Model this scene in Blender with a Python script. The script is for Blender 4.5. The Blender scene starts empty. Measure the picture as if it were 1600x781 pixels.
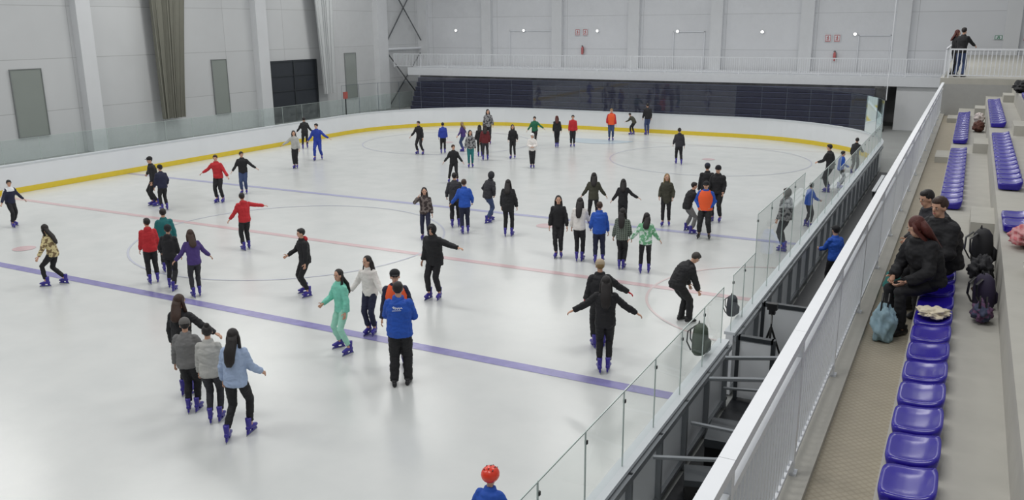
import bpy, math, random
from mathutils import Vector as V3, Matrix, noise
random.seed(3)
sc=bpy.context.scene
COL=sc.collection
try: sc.view_settings.view_transform='Standard'
except Exception: pass
rad=math.radians
def lin(c):
    o=[]
    for v in c[:3]:
        v=v/255.0
        o.append(v/12.92 if v<=0.04045 else ((v+0.055)/1.055)**2.4)
    return (o[0],o[1],o[2],1.0)
MC={}
def mat(name,rgb,rough=.6,metal=0.,var=.12,scale=6.,bump=0.,pat=None,rgb2=None,emit=0.):
    key=(name,tuple(rgb),rough,pat,tuple(rgb2) if rgb2 else None)
    if key in MC: return MC[key]
    m=bpy.data.materials.new(name); m.use_nodes=True
    nt=m.node_tree; N=nt.nodes; L=nt.links
    b=N['Principled BSDF']; b.inputs['Roughness'].default_value=rough; b.inputs['Metallic'].default_value=metal
    tc=N.new('ShaderNodeTexCoord')
    c=lin(rgb)
    nz=N.new('ShaderNodeTexNoise'); nz.inputs['Scale'].default_value=scale; nz.inputs['Detail'].default_value=4
    L.new(tc.outputs['Object'],nz.inputs['Vector'])
    mx=N.new('ShaderNodeMix'); mx.data_type='RGBA'
    mx.inputs['A'].default_value=tuple([v*(1-var) for v in c[:3]]+[1]); mx.inputs['B'].default_value=tuple([min(1,v*(1+var)) for v in c[:3]]+[1])
    L.new(nz.outputs['Fac'],mx.inputs['Factor'])
    out=mx.outputs['Result']
    if pat=='camo':
        n2=N.new('ShaderNodeTexNoise'); n2.inputs['Scale'].default_value=13; n2.inputs['Detail'].default_value=1
        L.new(tc.outputs['Object'],n2.inputs['Vector'])
        cr=N.new('ShaderNodeValToRGB'); cr.color_ramp.interpolation='CONSTANT'
        cr.color_ramp.elements[0].color=(0,0,0,1); cr.color_ramp.elements[1].position=.52; cr.color_ramp.elements[1].color=(1,1,1,1)
        L.new(n2.outputs['Fac'],cr.inputs['Fac'])
        m2=N.new('ShaderNodeMix'); m2.data_type='RGBA'; L.new(cr.outputs['Color'],m2.inputs['Factor'])
        L.new(out,m2.inputs['A']); m2.inputs['B'].default_value=lin(rgb2); out=m2.outputs['Result']
    if pat=='plaid' or pat=='mesh_shadow':
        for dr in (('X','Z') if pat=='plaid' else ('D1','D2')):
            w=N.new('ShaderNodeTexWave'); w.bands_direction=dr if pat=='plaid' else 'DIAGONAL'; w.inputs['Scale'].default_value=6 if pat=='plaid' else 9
            if pat=='mesh_shadow':
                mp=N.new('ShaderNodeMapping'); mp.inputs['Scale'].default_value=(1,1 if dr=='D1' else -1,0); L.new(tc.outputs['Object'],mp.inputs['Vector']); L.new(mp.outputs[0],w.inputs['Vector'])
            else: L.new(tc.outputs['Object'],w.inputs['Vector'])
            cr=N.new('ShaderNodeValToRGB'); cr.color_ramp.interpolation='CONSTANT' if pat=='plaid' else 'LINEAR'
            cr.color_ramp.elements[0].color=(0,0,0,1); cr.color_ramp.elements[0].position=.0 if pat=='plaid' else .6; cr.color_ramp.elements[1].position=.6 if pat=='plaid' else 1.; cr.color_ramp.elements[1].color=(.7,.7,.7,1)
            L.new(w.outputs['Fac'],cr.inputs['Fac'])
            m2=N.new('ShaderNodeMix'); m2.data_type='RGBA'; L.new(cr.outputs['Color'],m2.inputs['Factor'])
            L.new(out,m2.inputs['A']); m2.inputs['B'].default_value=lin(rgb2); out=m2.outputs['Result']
    L.new(out,b.inputs['Base Color'])
    if bump>0:
        bp=N.new('ShaderNodeBump'); bp.inputs['Strength'].default_value=bump; bp.inputs['Distance'].default_value=.02
        n3=N.new('ShaderNodeTexNoise'); n3.inputs['Scale'].default_value=scale*3; L.new(tc.outputs['Object'],n3.inputs['Vector'])
        L.new(n3.outputs['Fac'],bp.inputs['Height']); L.new(bp.outputs['Normal'],b.inputs['Normal'])
    if emit>0:
        b.inputs['Emission Color'].default_value=c; b.inputs['Emission Strength'].default_value=emit
    MC[key]=m; return m
def glassmat(name,tint,haze=.03,hazecol=(.7,.75,.75,1),ior=1.45):
    m=bpy.data.materials.new(name); m.use_nodes=True; nt=m.node_tree; N=nt.nodes; L=nt.links; N.clear()
    o=N.new('ShaderNodeOutputMaterial'); t=N.new('ShaderNodeBsdfTransparent'); t.inputs[0].default_value=tint
    g=N.new('ShaderNodeBsdfGlossy'); g.inputs['Roughness'].default_value=.03; g.inputs['Color'].default_value=(.9,.95,.95,1)
    f=N.new('ShaderNodeFresnel'); f.inputs['IOR'].default_value=ior
    mx=N.new('ShaderNodeMixShader'); L.new(f.outputs[0],mx.inputs[0]); L.new(t.outputs[0],mx.inputs[1]); L.new(g.outputs[0],mx.inputs[2])
    d=N.new('ShaderNodeBsdfDiffuse'); d.inputs[0].default_value=hazecol
    tc=N.new('ShaderNodeTexCoord'); nz=N.new('ShaderNodeTexNoise'); nz.inputs['Scale'].default_value=2.5; L.new(tc.outputs['Object'],nz.inputs['Vector'])
    ml=N.new('ShaderNodeMath'); ml.operation='MULTIPLY'; ml.inputs[1].default_value=haze*2; L.new(nz.outputs['Fac'],ml.inputs[0])
    m2=N.new('ShaderNodeMixShader'); L.new(ml.outputs[0],m2.inputs[0]); L.new(mx.outputs[0],m2.inputs[1]); L.new(d.outputs[0],m2.inputs[2])
    L.new(m2.outputs[0],o.inputs[0]); return m
def panelmat(name,rgb,axis,w,h,off=0.):
    m=bpy.data.materials.new(name); m.use_nodes=True; nt=m.node_tree; N=nt.nodes; L=nt.links
    b=N['Principled BSDF']; b.inputs['Roughness'].default_value=.55
    g=N.new('ShaderNodeNewGeometry'); s=N.new('ShaderNodeSeparateXYZ'); L.new(g.outputs['Position'],s.inputs[0])
    c=N.new('ShaderNodeCombineXYZ'); L.new(s.outputs[axis],c.inputs[0]); L.new(s.outputs['Z'],c.inputs[1])
    mp=N.new('ShaderNodeMapping'); mp.inputs['Location'].default_value=(off,.3,0); L.new(c.outputs[0],mp.inputs['Vector'])
    br=N.new('ShaderNodeTexBrick'); br.offset=0; br.inputs['Scale'].default_value=1; br.inputs['Brick Width'].default_value=w; br.inputs['Row Height'].default_value=h
    br.inputs['Mortar Size'].default_value=.018; br.inputs['Mortar Smooth'].default_value=.3
    cc=lin(rgb); br.inputs['Color1'].default_value=cc; br.inputs['Color2'].default_value=tuple([v*.95 for v in cc[:3]]+[1]); br.inputs['Mortar'].default_value=tuple([v*.7 for v in cc[:3]]+[1])
    L.new(mp.outputs[0],br.inputs['Vector'])
    nz=N.new('ShaderNodeTexNoise'); nz.inputs['Scale'].default_value=.35; nz.inputs['Detail'].default_value=5; L.new(g.outputs['Position'],nz.inputs['Vector'])
    mr=N.new('ShaderNodeMapRange'); mr.inputs['To Min'].default_value=.9; mr.inputs['To Max'].default_value=1.07; L.new(nz.outputs['Fac'],mr.inputs['Value'])
    mm=N.new('ShaderNodeMix'); mm.data_type='RGBA'; mm.blend_type='MULTIPLY'; mm.inputs['Factor'].default_value=1
    L.new(br.outputs['Color'],mm.inputs['A']); L.new(mr.outputs[0],mm.inputs['B']); L.new(mm.outputs['Result'],b.inputs['Base Color'])
    return m
# ---------------- geometry collector
class G:
    def __init__(s): s.v=[]; s.f=[]; s.m=[]
    def box(s,x0,x1,y0,y1,z0,z1,mi=0,M=None):
        n=len(s.v)
        P=[V3(p) for p in ((x0,y0,z0),(x1,y0,z0),(x1,y1,z0),(x0,y1,z0),(x0,y0,z1),(x1,y0,z1),(x1,y1,z1),(x0,y1,z1))]
        if M is not None: P=[M@p for p in P]
        s.v+=P
        for q in ((0,3,2,1),(4,5,6,7),(0,1,5,4),(1,2,6,5),(2,3,7,6),(3,0,4,7)):
            s.f.append([n+i for i in q]); s.m.append(mi)
        return s
    def tube(s,pts,rr,ref=(1,0,0),n=10,mi=0,cap=True):
        pts=[V3(p) for p in pts]; ref=V3(ref); k=len(pts); base=len(s.v)
        for i,p in enumerate(pts):
            t=(pts[min(i+1,k-1)]-pts[max(i-1,0)])
            if t.length<1e-6: t=V3((0,0,1))
            t.normalize(); a=ref-t*ref.dot(t)
            if a.length<1e-3: a=V3((0,1,0))-t*t.y
            if a.length<1e-3: a=V3((0,0,1))-t*t.z
            a.normalize(); b=t.cross(a); r=rr[i]
            if not isinstance(r,tuple): r=(r,r)
            for j in range(n):
                th=2*math.pi*j/n; s.v.append(p+a*(r[0]*math.cos(th))+b*(r[1]*math.sin(th)))
        for i in range(k-1):
            for j in range(n):
                j2=(j+1)%n; s.f.append([base+i*n+j,base+i*n+j2,base+(i+1)*n+j2,base+(i+1)*n+j]); s.m.append(mi)
        if cap:
            s.f.append([base+j for j in range(n)][::-1]); s.m.append(mi)
            s.f.append([base+(k-1)*n+j for j in range(n)]); s.m.append(mi)
        return s
    def ell(s,c,r,M=None,n=12,k=8,mi=0):
        c=V3(c)
        if not isinstance(r,(tuple,list)): r=(r,r,r)
        b=len(s.v)
        def P(x,y,z):
            p=V3((x*r[0],y*r[1],z*r[2]))
            return (M@p if M is not None else p)+c
        s.v.append(P(0,0,1))
        for i in range(1,k):
            ph=math.pi*i/k
            for j in range(n):
                th=2*math.pi*j/n; s.v.append(P(math.sin(ph)*math.cos(th),math.sin(ph)*math.sin(th),math.cos(ph)))
        s.v.append(P(0,0,-1)); e=len(s.v)-1
        for j in range(n):
            j2=(j+1)%n
            s.f.append([b,b+1+j,b+1+j2]); s.m.append(mi)
            for i in range(k-2):
                a=b+1+i*n; s.f.append([a+j,a+n+j,a+n+j2,a+j2]); s.m.append(mi)
            a=b+1+(k-2)*n; s.f.append([a+j,e,a+j2]); s.m.append(mi)
        return s
    def poly(s,pts,mi=0):
        n=len(s.v); s.v+=[V3(p) for p in pts]; s.f.append(list(range(n,n+len(pts)))); s.m.append(mi); return s
def mkmesh(name,g,mats,smooth=False):
    me=bpy.data.meshes.new(name); me.from_pydata([tuple(v) for v in g.v],[],g.f)
    for m in mats: me.materials.append(m)
    if len(mats)>1: me.polygons.foreach_set('material_index',g.m)
    if smooth: me.polygons.foreach_set('use_smooth',[True]*len(me.polygons))
    me.update(); return me
def mk(name,g,mats,loc=(0,0,0),parent=None,smooth=False,rot=None):
    if not isinstance(mats,(list,tuple)): mats=[mats]
    me=g if isinstance(g,bpy.types.Mesh) else mkmesh(name,g,mats,smooth)
    ob=bpy.data.objects.new(name,me); COL.objects.link(ob); ob.location=loc
    if rot is not None: ob.rotation_euler=rot
    if parent is not None: ob.parent=parent
    return ob
def thing(ob,label,cat,group=None):
    ob['label']=label; ob['category']=cat
    if group: ob['group']=group
    return ob
def empty(name,loc,rot=None):
    ob=bpy.data.objects.new(name,None); COL.objects.link(ob); ob.location=loc; ob.empty_display_size=.1
    if rot is not None: ob.rotation_euler=rot
    return ob
def struct(ob): ob['kind']='structure'; return ob
# ---------------- materials
M_white=mat('white_paint',(225,228,232),.4,var=.04)
M_board=mat('white_board_plastic',(222,225,228),.3,var=.04,scale=1.5)
M_yellow=mat('yellow_plastic',(222,196,56),.4,var=.05)
M_cap=mat('pale_cap_rail',(205,210,214),.35,var=.05)
M_alu=mat('aluminium',(150,154,158),.35,metal=.6,var=.08)
M_steel=mat('dark_steel',(70,74,78),.45,metal=.5)
M_frame=mat('grey_trim',(126,130,130),.5)
M_rubber=mat('black_rubber_floor',(34,36,40),.4,var=.25,scale=3,bump=.1)
M_black=mat('black_plastic',(20,20,22),.4)
M_conc=mat('stand_concrete',(176,174,166),.8,var=.12,scale=3,bump=.15)
M_walk=mat('walkway_screed_mesh_shadow',(170,162,145),.85,var=.12,scale=5,bump=.2,pat='mesh_shadow',rgb2=(156,148,131))  # screed colour, with the wire mesh's diagonal shadow hatch painted into it
M_conc2=mat('floor_concrete',(150,152,150),.7,var=.1,scale=1.2)
M_seat=mat('blue_seat_plastic',(40,26,150),.24,var=.06)
M_navy=mat('navy_bleacher',(38,40,62),.5,var=.2)
M_navy2=mat('navy_bleacher_edge',(66,70,98),.5)
M_glass=glassmat('clear_panel_glass',(.955,.975,.965,1),.02,ior=1.2)
M_glass_edge=mat('glass_edge',(196,208,204),.25,var=.03)
M_glass_edge2=mat('glass_seam',(84,92,104),.25,var=.03)
M_eglass=glassmat('end_glass',(.97,.98,.98,1),.01,ior=1.6)
M_cglass=glassmat('corner_glass',(.97,.98,.98,1),.01,ior=1.08)
M_fglass=glassmat('frosted_barrier_glass',(.84,.9,.89,1),.13,(.6,.66,.64,1),1.2)
M_net=glassmat('safety_net',(.97,.97,.97,1),.06,(.8,.82,.84,1),1.0)
M_wallL=panelmat('left_wall_panels',(202,204,205),'Y',5.0,2.45,2.)
M_wallB=panelmat('back_wall_panels',(218,220,223),'X',5.8,2.3,3.2)
M_wallD=mat('dark_end_wall',(84,86,96),.7)
M_pillar=mat('pillar_concrete',(212,214,216),.6,var=.05,scale=1)
M_skin=mat('skin',(205,160,135),.5,var=.08,scale=20)
M_eyew=mat('eye_white',(215,208,202),.3,var=.02); M_eyed=mat('iris_dark',(35,24,18),.3)
M_lip=mat('lips',(165,90,85),.5); M_brow=mat('eyebrow',(40,28,22),.8)
# ice
def icemat():
    m=bpy.data.materials.new('ice'); m.use_nodes=True; nt=m.node_tree; N=nt.nodes; L=nt.links; b=N['Principled BSDF']
    g=N.new('ShaderNodeNewGeometry')
    n1=N.new('ShaderNodeTexNoise'); n1.inputs['Scale'].default_value=.15; n1.inputs['Detail'].default_value=3; L.new(g.outputs['Position'],n1.inputs['Vector'])
    n2=N.new('ShaderNodeTexNoise'); n2.inputs['Scale'].default_value=1.2; n2.inputs['Detail'].default_value=10; n2.inputs['Roughness'].default_value=.6; L.new(g.outputs['Position'],n2.inputs['Vector'])
    ad=N.new('ShaderNodeMath'); ad.operation='ADD'; L.new(n1.outputs['Fac'],ad.inputs[0]); L.new(n2.outputs['Fac'],ad.inputs[1])
    cr=N.new('ShaderNodeMapRange'); cr.inputs['From Min'].default_value=.6; cr.inputs['From Max'].default_value=1.4; L.new(ad.outputs[0],cr.inputs['Value'])
    mx=N.new('ShaderNodeMix'); mx.data_type='RGBA'; mx.inputs['A'].default_value=lin((198,201,200)); mx.inputs['B'].default_value=lin((210,212,210))
    L.new(cr.outputs[0],mx.inputs['Factor']); L.new(mx.outputs['Result'],b.inputs['Base Color'])
    rr=N.new('ShaderNodeMapRange'); rr.inputs['To Min'].default_value=.22; rr.inputs['To Max'].default_value=.29; L.new(n2.outputs['Fac'],rr.inputs['Value']); L.new(rr.outputs[0],b.inputs['Roughness'])
    return m
M_ice=icemat()
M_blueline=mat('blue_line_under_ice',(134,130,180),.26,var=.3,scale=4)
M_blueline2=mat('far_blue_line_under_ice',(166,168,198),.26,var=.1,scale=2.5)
M_redline=mat('red_line_under_ice',(204,178,180),.26,var=.1,scale=4)
M_circ=mat('faint_circle_under_ice',(186,189,202),.26,var=.04)
M_circr=mat('faint_red_circle_under_ice',(206,190,190),.26,var=.04)
M_crease=mat('pale_crease_under_ice',(180,195,205),.26,var=.05)
# ---------------- rink
XL,XR,YB,YT,RC=-31.3,-3.1,-8.,46.8,8.
def path(off,y0,y1,seg=14):
    P=[(XR+off,y0),(XR+off,YT-RC)]
    for i in range(1,seg+1):
        a=math.pi/2*i/seg; P.append((XR-RC+(RC+off)*math.cos(a),YT-RC+(RC+off)*math.sin(a)))
    for i in range(0,seg+1):
        a=math.pi/2+math.pi/2*i/seg; P.append((XL+RC+(RC+off)*math.cos(a),YT-RC+(RC+off)*math.sin(a)))
    P.append((XL-off,y1)); return P
def sweep(g,A,B,z0,z1,mi=0):
    for i in range(len(A)-1):
        a,a2,b,b2=A[i],A[i+1],B[i],B[i+1]; n=len(g.v)
        for p in (a,a2,b2,b):
            g.v.append(V3((p[0],p[1],z0)))
        for p in (a,a2,b2,b):
            g.v.append(V3((p[0],p[1],z1)))
        for q in ((0,1,2,3),(4,7,6,5),(0,4,5,1),(2,6,7,3),(1,5,6,2),(3,7,4,0)):
            g.f.append([n+k for k in q]); g.m.append(mi)
struct(mk('floor',G().box(-39.2,9,-10,58.7,-.3,-.03),M_conc2))
g=G(); g.poly([(x,y,0) for x,y in path(-.02,YB,YB)])
z=.004
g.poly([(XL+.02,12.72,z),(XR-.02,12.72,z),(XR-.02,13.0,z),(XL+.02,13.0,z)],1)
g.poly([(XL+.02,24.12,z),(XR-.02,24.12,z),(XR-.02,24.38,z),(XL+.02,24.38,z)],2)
g.poly([(XL+.02,18.52,z),(XR-.02,18.52,z),(XR-.02,18.76,z),(XL+.02,18.76,z)],3)
def ring(cx,cy,r,w,mi,a0=0,a1=360,zz=.006,n=64):
    for i in range(n):
        a=rad(a0+(a1-a0)*i/n); b=rad(a0+(a1-a0)*(i+1)/n)
        g.poly([(cx+(r-w)*math.cos(a),cy+(r-w)*math.sin(a),zz),(cx+r*math.cos(a),cy+r*math.sin(a),zz),(cx+r*math.cos(b),cy+r*math.sin(b),zz),(cx+(r-w)*math.cos(b),cy+(r-w)*math.sin(b),zz)],mi)
CX=(XL+XR)/2
ring(CX,18.64,4.5,.06,4); ring(XR-.02,18.64,3.0,.06,5,90,270)
for cx in (CX-7,CX+7):
    ring(cx,38.5,4.5,.06,4); ring(cx,38.5,.3,.3,3)
for cx,cy in ((-11.1,23.2),(-23.1,14.2)): ring(cx,cy,.3,.3,3)
ring(CX,43.0,1.8,1.8,6,180,360); g.poly([(XL+1.,43,z),(XR-1.,43,z),(XR-1,43.05,z),(XL+1,43.05,z)],5)
ice=mk('ice_rink',g,[M_ice,M_blueline,M_blueline2,M_redline,M_circ,M_circr,M_crease])
thing(ice,'large white ice sheet with faint painted hockey lines','ice rink')
boards=empty('rink_boards',(0,0,0)); thing(boards,'white curved rink boards with yellow kick strip','rink boards')
for nm,o0,o1,z0,z1,mm in (('board_wall',0,.12,0,1.05,M_board),('kick_strip',-.015,0,0.0,.21,M_yellow),('cap_rail',-.03,.15,1.05,1.10,M_cap)):
    g=G(); sweep(g,path(o0,13.35,YB),path(o1,13.35,YB),z0,z1)
    g.box(XR+o0,XR+o1,YB,13.0,z0,z1)
    mk(nm,g,mm,parent=boards)
gp=G().box(0,.07,-.03,.03,0,1.03)
mep=mkmesh('frame_post',gp,[M_alu])
y=2.9
while y<38:
    if not(12.95<y<13.4): mk('frame_post',mep,M_alu,loc=(XR+.12,y,0),parent=boards)
    y+=1.1
g=G().box(XR+.12,XR+.20,0,12.98,.95,1.03).box(XR+.12,XR+.20,13.37,38.5,.95,1.03).box(XR+.12,XR+.17,0,12.98,.08,.14).box(XR+.12,XR+.17,13.37,38.5,.08,.14)
mk('frame_rail',g,M_alu,parent=boards)
# glass panels
clipm=mkmesh('clip',G().box(-.016,.016,-.014,.014,-.02,.02),[M_black])
def glass(p,q,z0,z1,mt,label,group,clips=False,em=None):
    p=V3((p[0],p[1],0)); q=V3((q[0],q[1],0)); d=q-p; L=d.length; ang=math.atan2(d.y,d.x)
    a=L/2-.006
    g=G().poly([(-a,0,z0),(a,0,z0),(a,0,z1),(-a,0,z1)])
    e=.014; n=G().box(-a,a,-.006,.006,z1,z1+e).box(-a-.003,-a+.004,-.006,.006,z0,z1).box(a-.004,a+.003,-.006,.006,z0,z1)
    ob=mk('glass_barrier',g,[mt],loc=((p.x+q.x)/2,(p.y+q.y)/2,0),rot=(0,0,ang)); thing(ob,label,'glass panel',group)
    mk('glass_edge',n,[em or M_glass_edge],parent=ob)
    if clips:
        for zz in (z1-.12,): mk('clip',clipm,None,loc=(-L/2+.022,0,zz),parent=ob)
gx=XR+.06
for k in range(10): glass((gx,12.8-1.1*(k+1)),(gx,12.8-1.1*k),1.1,2.02,M_glass,'low clear glass panel above white boards','low board glass',True)
for k in range(2): glass((gx,13.4+.8*k),(gx,13.4+.8*(k+1)),1.1,2.05,M_glass,'low clear glass panel above white boards','low board glass',True)
for k in range(4): glass((gx,15.0+1.2*k),(gx,15.0+1.2*(k+1)),1.1,2.75,M_glass,'tall clear glass panel beside the bench corridor','tall bench glass',True)
for k in range(5): glass((gx,19.8+1.24*k),(gx,19.8+1.24*(k+1)),1.1,2.35,M_glass,'clear glass panel beside the bench corridor','bench glass',True)
for k in range(10): glass((gx,26+1.28*k),(gx,26+1.28*(k+1)),1.1,1.95,M_glass,'low clear glass panel beside the bench corridor','low bench glass',True)
P=path(.06,38.8,38.8,9)[1:-1]
pts=[]
acc=[V3((p[0],p[1],0)) for p in P]
for i in range(len(acc)-1):
    d=acc[i+1]-acc[i]; n=max(1,round(d.length/1.45))
    for k in range(n): pts.append(acc[i]+d*(k/n))
pts.append(acc[-1])
for i in range(len(pts)-1):
    mid=(pts[i]+pts[i+1])/2
    glass(pts[i],pts[i+1],1.1,2.75,M_eglass if mid.y>46.82 else M_cglass,'tall glass panel on the curved end boards','end glass',em=M_glass_edge2)
# safety net
g=G(); A=path(.1,38.8,42,20)[1:-1]
for i in range(2,len(A)-1):
    a,b=A[i],A[i+1]; g.poly([(a[0],a[1],2.78),(b[0],b[1],2.78),(b[0],b[1],12),(a[0],a[1],12)])
nt_=thing(mk('safety_net',g,M_net),'thin translucent safety net hanging above the end glass','net')
mk('net_border',G().tube([(A[2][0],A[2][1],2.78),(A[2][0],A[2][1],12)],[.02,.02],(1,0,0),6),M_white,parent=nt_)
# ---------------- walls
struct(mk('wall_left',G().box(-39.6,-39.2,-10,59.1,-.3,12.5),M_wallL))
struct(mk('wall_back',G().box(-39.2,9,58.7,59.1,-.3,12.5),M_wallB))
struct(mk('wall_right',G().box(9,9.4,-10,59.1,-.3,12.5),M_wallB))
struct(mk('wall_front',G().box(-39.6,9.4,-10.4,-10,-.3,12.5),M_wallD))
n=1
for yc,w in ((4.2,.8),(16.4,.8),(28.6,.8),(40.7,.9),(53.1,1.2)):
    struct(mk('trim_%d'%n,G().box(-39.2,-38.75,yc-w/2,yc+w/2,-.03,12.5),M_pillar)); n+=1
for xc in (-38.8,-33.0,-27.1,-21.2,-15.4,-9.6,-4.0,1.8):
    struct(mk('trim_%d'%n,G().box(xc-.4,xc+.4,58.35,58.7,-.03,12.5),M_pillar)); n+=1
M_pan=mat('grey_green_panel',(138,145,140),.5,var=.06,scale=1)
M_doord=mat('dark_door',(52,56,62),.4,var=.1,scale=2)
n=1
for y0,y1 in ((24.7,26.2),(36.8,37.9),(49.0,50.2),(12.5,13.9)):
    g=G().box(-39.2,-39.14,y0,y1,1.05,4.15,0)
    for a in ((y0-.03,y0,1.02,4.18),(y1,y1+.03,1.02,4.18),(y0,y1,4.15,4.18),(y0,y1,1.02,1.05)): g.box(-39.2,-39.11,a[0],a[1],a[2],a[3],1)
    struct(mk('window_%d'%n,g,[M_pan,M_frame])); n+=1
g=G().box(-39.2,-39.12,41.4,45.9,-.03,3.9,0)
for yy in (41.4,43.6,45.8): g.box(-39.12,-39.06,yy,yy+.1,-.03,3.9,1)
for zz in (.95,1.95,2.9,3.8): g.box(-39.12,-39.08,41.4,45.9,zz,zz+.06,1)
struct(mk('door_1',g,[M_doord,M_steel]))
# bracing
def rod(g,a,b,r,mi=0,n=6): g.tube([a,b],[r,r],(1,0,0) if abs(V3(a).x-V3(b).x)<.5 else (0,0,1),n,mi); return g
for z0,z1,nm in ((4.9,9.6,0),(.1,3.9,0)):
    g=G(); rod(g,(-39.0,53.9,z0),(-39.0,58.3,z1),.05); rod(g,(-38.9,53.9,z1),(-38.9,58.3,z0),.05)
    thing(mk('wall_bracing',g,M_steel),'dark steel cross bracing fixed on the wall','bracing')
g=G(); g.tube([(-39.0,53.9,4.3),(-39,58.4,4.3)],[.1,.1],(1,0,0),8); thing(mk('wall_beam',g,M_white),'white steel tie beam between wall columns','beam')
# curtain
def curtain(name,y0,y1,yb0,yb1,z0,z1,x,mt,label,folds=9,amp=.16,ex=1.2):
    g=G(); nx,nz=folds*12,24
    for k in range(nz+1):
        t=k/nz; zz=z0+(z1-z0)*t; a=yb0+(y0-yb0)*t**ex; b=yb1+(y1-yb1)*t**ex
        for i in range(nx+1):
            u=i/nx; ph=(u+.03*math.sin(u*11+t*1.5))*folds*2*math.pi
            aa=amp*(.7+.3*math.sin(u*17+2*t))
            g.v.append(V3((x+aa*math.sin(ph),a+(b-a)*u+.05*math.sin(ph*2),zz)))
    for k in range(nz):
        for i in range(nx):
            q=k*(nx+1)+i; g.f.append([q,q+1,q+nx+2,q+nx+1]); g.m.append(0)
    return thing(mk(name,g,mt,smooth=True),label,'curtain')
curtain('curtain',32.2,35.4,32.4,33.9,1.2,12,-38.45,mat('grey_green_curtain',(126,126,116),.95,var=.08,scale=2),'gathered grey green curtain hanging along the wall',8,.2)
curtain('hanging_net',44.8,47.4,45.7,46.9,1.6,12,-38.4,mat('gathered_net',(196,199,200),.9,var=.05),'gathered pale grey net hanging beside the dark door',7,.12)
# left barrier
y=14.
while y<54.5:
    glass((-37.9,y),(-37.9,y+1.8),.0,1.15,M_fglass,'frosted greenish glass barrier panel along the wall','wall glass barrier'); y+=1.8
# deck + bleacher
struct(mk('floor_1',G().box(-37.3,-.95,54,58.35,2.45,3.0),mat('deck_edge',(216,219,223),.5,var=.05)))
bl=empty('bleacher',(0,0,0)); thing(bl,'closed navy blue telescopic bleacher beneath the gallery','bleacher')
g=G(); g2=G()
for k in range(7):
    g.box(-36.2,-4.8,52.6+.18*k,54.2,.02+.33*k,.02+.33*(k+1)-.02); g2.box(-36.2,-4.8,52.57+.18*k,52.6+.18*k,.29+.33*k,.33+.33*k)
mk('bleacher_row',g,M_navy,parent=bl); mk('edge_strip',g2,M_navy2,parent=bl)
struct(mk('wall_under_gallery',G().box(-36.4,-4.4,54.3,54.5,0,2.45),mat('dark_wall',(50,52,64),.7)))
struct(mk('wall_end_passage',G().box(-3.7,-1.05,54.2,54.4,-.03,2.45),M_pillar))
thing(mk('support_pillar',G().box(-4.65,-4.2,52.9,53.3,0,2.45).box(-4.75,-4.1,52.8,53.4,0,.06).box(-4.75,-4.1,52.8,53.4,2.38,2.45),M_black),'dark steel pillar supporting the gallery','pillar')
# gallery railing
def grail(L,h=1.0,sp=.13,r=.014):
    g=G(); g.box(0,L-.002,-.025,.025,h-.05,h); g.box(0,L-.002,-.015,.015,.08,.11); g.box(0,.05,-.025,.025,0,h); 
    x=sp
    while x<L-.02: g.box(x-r,x+r,-r,r,.1,h-.04); x+=sp
    return g
gm=mkmesh('gallery_railing',grail(2.35),[M_white])
for k in range(16):
    thing(mk('gallery_railing',gm,None,loc=(-38.6+2.35*k,54.1,3.0)),'white barred railing section along the gallery edge','railing','gallery railing sections')
# back wall fixtures
M_lamp=mat('lamp_glow',(255,252,240),.5,emit=5); M_red=mat('sign_red',(188,84,84),.5); M_green=mat('sign_green',(40,130,90),.5)
for x,zz in ((-35.8,5.62),(-29.9,5.6),(-24.0,5.55),(-18.1,5.5),(-12.4,5.45),(-6.7,5.3)):
    o=empty('wall_lamp',(x,58.68,zz)); thing(o,'small round white lamp glowing on the wall','lamp','wall lamps')
    mk('lamp_housing',G().tube([(0,0,0),(0,-.12,0)],[.12,.10],(1,0,0),14),M_white,parent=o)
    mk('lamp_lens',G().ell((0,-.13,0),(.085,.05,.075)),M_lamp,parent=o,smooth=True)
def sign(x,zz,col,w=.42,h=.46,y=58.66):
    o=mk('exit_sign',G().box(-w/2,w/2,-.03,0,-h/2,h/2),M_white,loc=(x,y,zz)); thing(o,'small white wall sign with coloured running figure','sign')
    g=G(); f=lambda a,b,c,d:g.box(a*w,b*w,-.04,-.03,c*h,d*h)
    f(-.4,.4,.36,.44); f(-.4,.4,-.44,-.36); f(-.4,-.33,-.4,.4); f(.33,.4,-.4,.4)
    g.ell((.03*w,-.035,.24*h),(.07*w,.01,.07*h)); f(-.05,.08,-.05,.18); f(-.2,-.03,.08,.14); f(.06,.2,.0,.06); f(-.16,-.04,-.28,-.05); f(.04,.12,-.3,-.05)
    mk('running_figure',g,col,parent=o)
sign(-25.55,5.45,M_red); sign(-24.95,5.45,M_red); sign(-8.3,5.05,M_red); sign(-7.75,5.05,M_red); sign(1.15,5.1,M_green,.5,.25); sign(2.6,5.1,M_red)
for x,zz in ((-25.1,3.9),(-7.8,3.65)):
    o=empty('fire_extinguisher',(x,58.5,zz)); thing(o,'red fire extinguisher mounted on the gallery wall','fire extinguisher','fire extinguishers')
    mk('cylinder_body',G().tube([(0,0,0),(0,0,.06),(0,0,.45),(0,0,.53),(0,0,.57)],[.07,.09,.09,.05,.03],(1,0,0),12),M_red,parent=o,smooth=True)
    mk('valve',G().box(-.08,.06,-.02,.02,.57,.61).box(-.02,.02,-.02,.02,.55,.65),M_black,parent=o)
    mk('hose',G().tube([(.03,-.02,.58),(.12,-.05,.5),(.14,-.04,.3),(.11,-.03,.1)],[.014]*4,(0,1,0),6),M_black,parent=o)
    mk('wall_bracket',G().box(-.05,.05,.08,.2,.25,.35),M_black,parent=o)
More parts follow.
